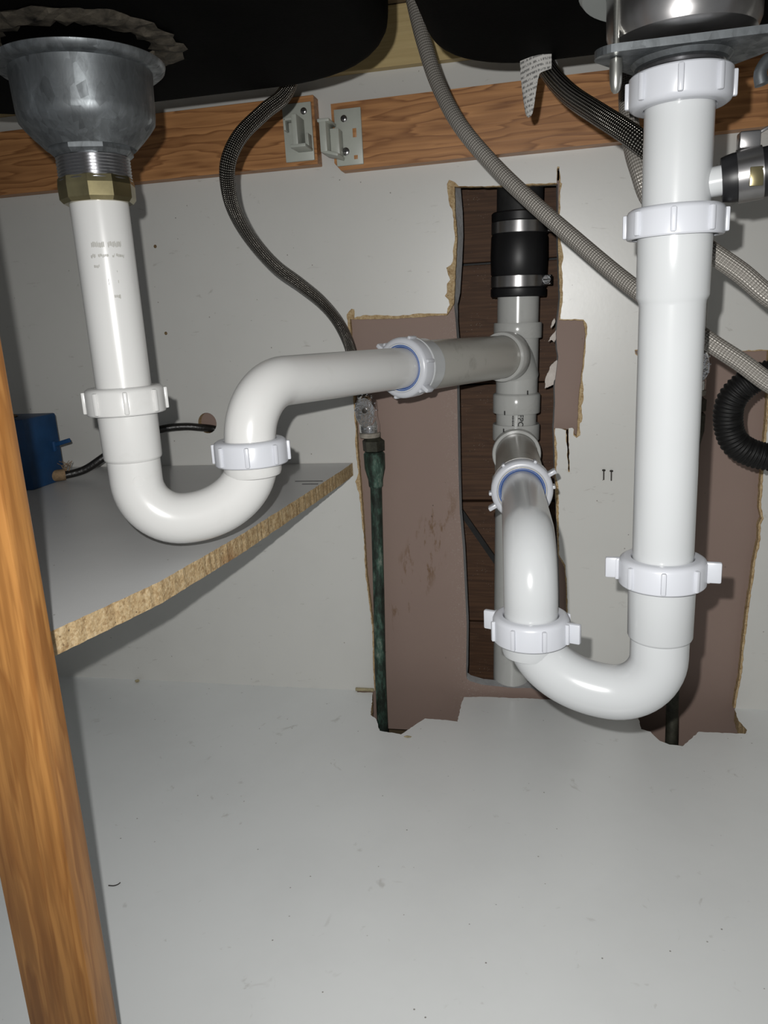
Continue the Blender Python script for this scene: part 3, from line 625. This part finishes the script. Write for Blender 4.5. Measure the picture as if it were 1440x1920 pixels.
# ------------------------------------------------------------------ hoses
def hose(name, P, r, mat, label, cat='hose', parent=None, n=18):
    V, F, UV = tube(spline(P, 3.), r, n); o = obj(name, V, F, mat, parent, True, UV)
    return tag(o, label, cat) if label else o
HL = [(-207, -215, 720), (-207, -215, 695), (-213, -232, 667), (-227, -248, 651), (-244, -262, 632), (-254, -268, 613), (-259, -262, 596), (-262, -245, 578), (-262, -212, 558), (-255, -172, 536), (-242, -138, 519), (-231, -105, 502), (-224, -72, 482), (-220, -45, 458), (-218, -30, 433), (-214, -24, 405), (-211, -22, 390)]
hose('supply_hose', HL, 6.4, M['hose_dark'], 'dark steel-braided supply hose curving down to the left chrome valve')
HS = [(-118, -160, 780), (-115, -165, 763), (-109, -170, 734), (-102, -176, 707), (-91, -185, 674), (-72, -200, 637), (-43, -215, 600), (-10, -232, 565), (23, -250, 533), (50, -268, 507), (69, -282, 490), (90, -298, 473), (114, -312, 453), (134, -322, 438), (154, -330, 422), (185, -338, 405), (215, -345, 410), (228, -348, 432), (212, -348, 450), (175, -346, 464), (146, -345, 480), (125, -345, 498), (107, -342, 512), (86, -335, 529), (70, -323, 550), (63, -316, 570), (59, -306, 588), (57, -290, 614), (58, -262, 649), (60, -225, 690), (60, -215, 720)]
hose('sprayer_hose', HS, 6.6, M['hose_grey'], 'long grey braided sprayer hose looping behind the right drain')
HR = [(-12, -215, 720), (-8, -225, 691), (-3, -240, 670), (4, -262, 650), (17, -295, 627), (34, -325, 607), (48, -342, 593), (61, -350, 581), (79, -346, 567), (96, -310, 552), (122, -225, 525), (140, -125, 488), (154, -50, 450), (159, -30, 430), (160, -24, 418)]
hr = hose('supply_hose', HR, 7.0, M['hose_dark'], 'dark steel-braided supply hose with a paper tag, passing behind the right drain')
# paper tag wrapped round the dark hose: a curled strip hanging from it
def tag_sheet():
    V = []; UV = []; F = []; nx, ny = 18, 14
    for j in range(ny+1):
        t = j/ny
        for i in range(nx+1):
            s = i/nx; e = min(1, max(0, (s-.42)/.34)); e = e*e*(3-2*e)
            drop = 17+3*s+24*e-(5*((s-.86)/.14)**2 if s > .86 else 0)
            x = 4-23*s+(3.5*s)*t*t; y = -268+7*s-5*math.sin(math.pi*s)-3*t+5*t*t*e
            V.append((x, y, 669-3*s-t*drop)); UV.append((s*.98, t*drop/44))
    n = nx+1; m_ = len(V)
    V += [(a, b+.35, c) for a, b, c in V]; UV += UV[:]
    for j in range(ny):
        for i in range(nx):
            a = j*n+i; F.append((a, a+1, a+n+1, a+n)); F.append((m_+a, m_+a+n, m_+a+n+1, m_+a+1))
    for i in range(nx): F.append((i, m_+i, m_+i+1, i+1)); a = ny*n+i; F.append((a, a+1, m_+a+1, m_+a))
    for j in range(ny): a = j*n; F.append((a, a+n, m_+a+n, m_+a)); a = j*n+nx; F.append((a, m_+a, m_+a+n, a+n))
    return V, F, UV
tg = thing('paper_tag', (-8, -262, 625), 'curled white printed paper tag hanging on the dark braided hose', 'tag')
V, F, UV = tag_sheet(); obj('flap', V, F, M['paper'], tg, True, UV)
V, F, UV = tube(spline([(-5, -236, 677), (-3, -240, 670), (1.5, -253, 658)], 2), 7.5, 24, False); UV = [(a, b*22) for a, b in UV]; obj('hose_wrap', V, F, M['paper'], tg, True, UV)
# dishwasher hose end on the inlet, with clamp
dh = thing('dishwasher_hose', tuple(i0+dI*24), 'black rubber dishwasher hose clamped onto the side inlet of the right drain', 'hose')
P = [i0+dI*24, i0+dI*34, i0+dI*50, i0+dI*64+UP*2, i0+dI*95+UP*8, i0+dI*140+Vector((0, 25, 14))]
V, F, UV = tube(spline(P, 3), lambda L: 13.2 if L > 5 else 11.8+.28*L, 28); obj('rubber_end', V, F, M['rubber'], dh, True)
cl = lat('hose_clamp', [(13.3, 32), (14.2, 32), (14.2, 45), (13.3, 45)], i0, M['steel'], dh, 40, d=dI, closed=True)
g = G(); g.add(*bevbox(i0+dI*37+UP*18, (11, 9, 9), 1)); g.add(*bevbox(i0+dI*45+UP*22, (9, 4, 1.6), .4, (1, 0, .5), (0, 1, 0), (-.5, 0, 1))); g.build('clamp_tab', M['steel'], cl)
g = G(); g.add(*bevbox(i0+dI*39+Vector((0, -14.2, -3)), (7, 1.2, 10), .4)); g.build('brass_plate', M['brass'], cl)
# corrugated drain hose loop
CR = [tuple(P[-1]-Vector((4, 1, 0))), tuple(P[-1]+Vector((25, 12, 2))), (262, -375, 570), (298, -315, 530), (290, -235, 462), (252, -206, 433), (208, -200, 423), (188, -198, 419), (170, -195, 412), (158, -190, 397), (157, -185, 377), (164, -182, 358), (180, -180, 347), (200, -180, 343), (223, -180, 346), (290, -180, 372), (360, -182, 395), (424, -182, 405)]
V, F, UV = tube(spline(CR, .8), lambda L: 11.9+.8*math.sin(L*2*math.pi/3.6), 22)
tag(obj('drain_hose', V, F, M['corr'], None, True, UV, sharp=80), 'black corrugated drain hose looping out from the right edge', 'hose')

# ------------------------------------------------------------------ shutoff valves and copper stubs
def valve(c, label):
    c = Vector(c); t = thing('shutoff_valve', tuple(c-UP*26), label, 'valve')
    g = G()
    for k in range(1): g.add(*lathe([(2, -14), (11.5, -13.4), (13, -10), (12.4, -5), (9, -3), (2, -2.6)], c+Vector((0, -6, 8)), (0, 1, .12), 26))
    V = [Vector((v.x, v.y, c.z+8+(v.z-c.z-8)*1.5)) for v in g.V]; hd = obj('handle', V, g.F, M['chrome'], t, True)
    for k in range(14):
        a = 2*math.pi*k/14; V, F = bevbox(c+Vector((12.6*math.cos(a), -14, 8+18.6*math.sin(a))), (1.8, 5, 1.8), .4); obj('grip', V, F, M['chrome'], hd)
    lat('screw', [(1, -22.4), (3, -22), (3, -18), (1, -18)], c+Vector((0, 0, 10)), M['nail'], hd, 16, d=(0, 1, .1))
    lat('body', [(7, -22), (12, -20), (12.5, -12), (10.5, -2), (10.5, 16), (8, 20), (6.8, 24)], c, M['chrome'], t, 28)
    lat('stem', [(5, -8), (5, 8)], c+Vector((0, -6, 8)), M['chrome'], t, 18, d=(0, 1, 0))
    lat('lime_ring', [(9, -27), (12.5, -26), (12.8, -21), (9, -20)], c, M['lime'], t, 28, closed=True)
    return t
CL = Vector((-207.5, -15, 370)); valve(CL, 'chrome shutoff valve under the left trap adapter, above the green pipe')
CRV = Vector((157, -15, 408)); valve(CRV, 'chrome shutoff valve mostly hidden behind the long right drain tube')
def stub(name, base, lower, label, mat='patina'):
    t = thing(name, lower[-1], label, 'pipe'); b = Vector(base)
    lat('compression_nut', [(9, -17), (13.2, -16), (13.6, -4), (11, -2), (9, 0)], b, M['brassdark'], t, 6, smooth=False)
    lat('reducer', [(7, -62), (8.6, -60), (9, -52), (12.4, -38), (12.8, -20), (11, -17.5), (8, -17)], b, M[mat], t, 28)
    V, F, UV = tube(spline([b-UP*45, b-UP*62]+[Vector(q) for q in lower], 5), 7.1, 20); obj('pipe', V, F, M[mat], t, True)
stub('copper_pipe', (-204.5, -12, 343), [(-206, -11, 240), (-209, -12, 140), (-212, -14, 40), (-213, -16, -40), (-213, -16, -88)], 'green corroded copper pipe running down the left wall cutout into the floor')
stub('copper_pipe', (158, -12, 380), [(158, -14, 250), (152, -20, 140), (146, -34, 40), (144, -48, -20), (144, -50, -88)], 'dark corroded copper pipe behind the right drain, entering the floor cutout', 'brassdark')

# ------------------------------------------------------------------ electrical box and cable on the shelf
eb = thing('electrical_box', (-615, -110, 310), 'blue plastic electrical box lying on the shelf behind the oak stile', 'electrical box')
g = G(); g.add(*bevbox((-615, -111, 351), (70, 62, 82), 2)); g.build('body', M['bluebox'], eb)
g = G(); g.add(*bevbox((-570, -92, 357), (26, 3, 5), 1, (1, 0, .25), (0, 1, 0), (-.25, 0, 1))); g.add(*bevbox((-582, -92, 353), (9, 6, 13), 1.5)); g.build('nail_ear', M['bluebox'], eb)
V, F = lump((-625, -115, 393), (18, 14, 4), 3); obj('wire_fluff', V, F, M['cloth'], eb)
cb_ = thing('electrical_cable', (-500, -50, 312), 'black sheathed cable from the blue box to the round hole in the back', 'cable')
V, F, UV = tube(spline([(-584, -100, 317), (-570, -90, 317.5), (-551, -80, 322), (-530, -70, 335), (-506, -50, 352), (-474, -26, 361), (-448, -13, 362), (-430, -4, 359), (-420, 6, 356), (-415, 8.6, 354)], 3), 4.8, 16); obj('sheath', V, F, M['cable'], cb_, True)
V, F, UV = tube(spline([(-588, -103, 318), (-580, -97, 318), (-572, -91, 318)], 2), 7, 14); obj('fabric_wrap', V, F, M['cloth'], cb_, True)
g = G(); rnd = random.Random(2)
for k in range(9):
    a = Vector((-571+rnd.uniform(-4, 4), -90, 321)); g.add(*tube([a, a+Vector((rnd.uniform(-5, 6), rnd.uniform(-3, 1), 8)), a+Vector((rnd.uniform(-9, 9), rnd.uniform(-4, 1), rnd.uniform(9, 15)))], .35, 5)[:2])
g.build('frayed_threads', M['cloth'], cb_)

# ------------------------------------------------------------------ small things
for (x, z, tl, which) in ((65, 297, .03, 'left'), (73.5, 296, -.01, 'right')):
    g = G(); d = Vector((tl, -.35, -1)).normalized(); a = Vector((x, 1, z)); g.add(*tube([a+UP*.5, a+Vector((0, -2.5, -1)), a+Vector((0, -3.2, -11.5))], .75, 10)[:2]); g.add(*lathe([(.8, 0), (2, .2), (2, .9), (.6, 1.1)], a+Vector((0, -2.6, -.6)), (0, -.3, 1), 14))
    tag(g.build('nail', M['nail']), f'{which} one of two small bent nails in the white back panel', 'nail')
g = G(); g.add(*bevbox((-238, -1.6, 2.3), (25, 3, 4), .5)); tag(g.build('wood_sliver', M['crumb']), 'small wood sliver at the foot of the back beside the green pipe', 'debris')
V, F = lump((-568, -7, 2), (3.5, 3, 2.2), 4); tag(obj('crumb', V, F, M['crumb']), 'pale crumb on the cabinet floor below the shelf', 'debris')
V, F = lump((-161, -110, 1), (4.5, 2.2, 1), 9); tag(obj('crumb', V, F, M['crumb']), 'flat yellowish crumb on the floor beside the left floor cutout', 'debris')
V, F, UV = tube(spline([(-386, -388.5, .7), (-381, -388, .6), (-377.5, -386.4, 1.2), (-376, -385, 2.2)], 1.2), .5, 8); tag(obj('wire_scrap', V, F, M['nail'], None, True), 'tiny bent wire scrap on the cabinet floor next to the stile', 'debris')
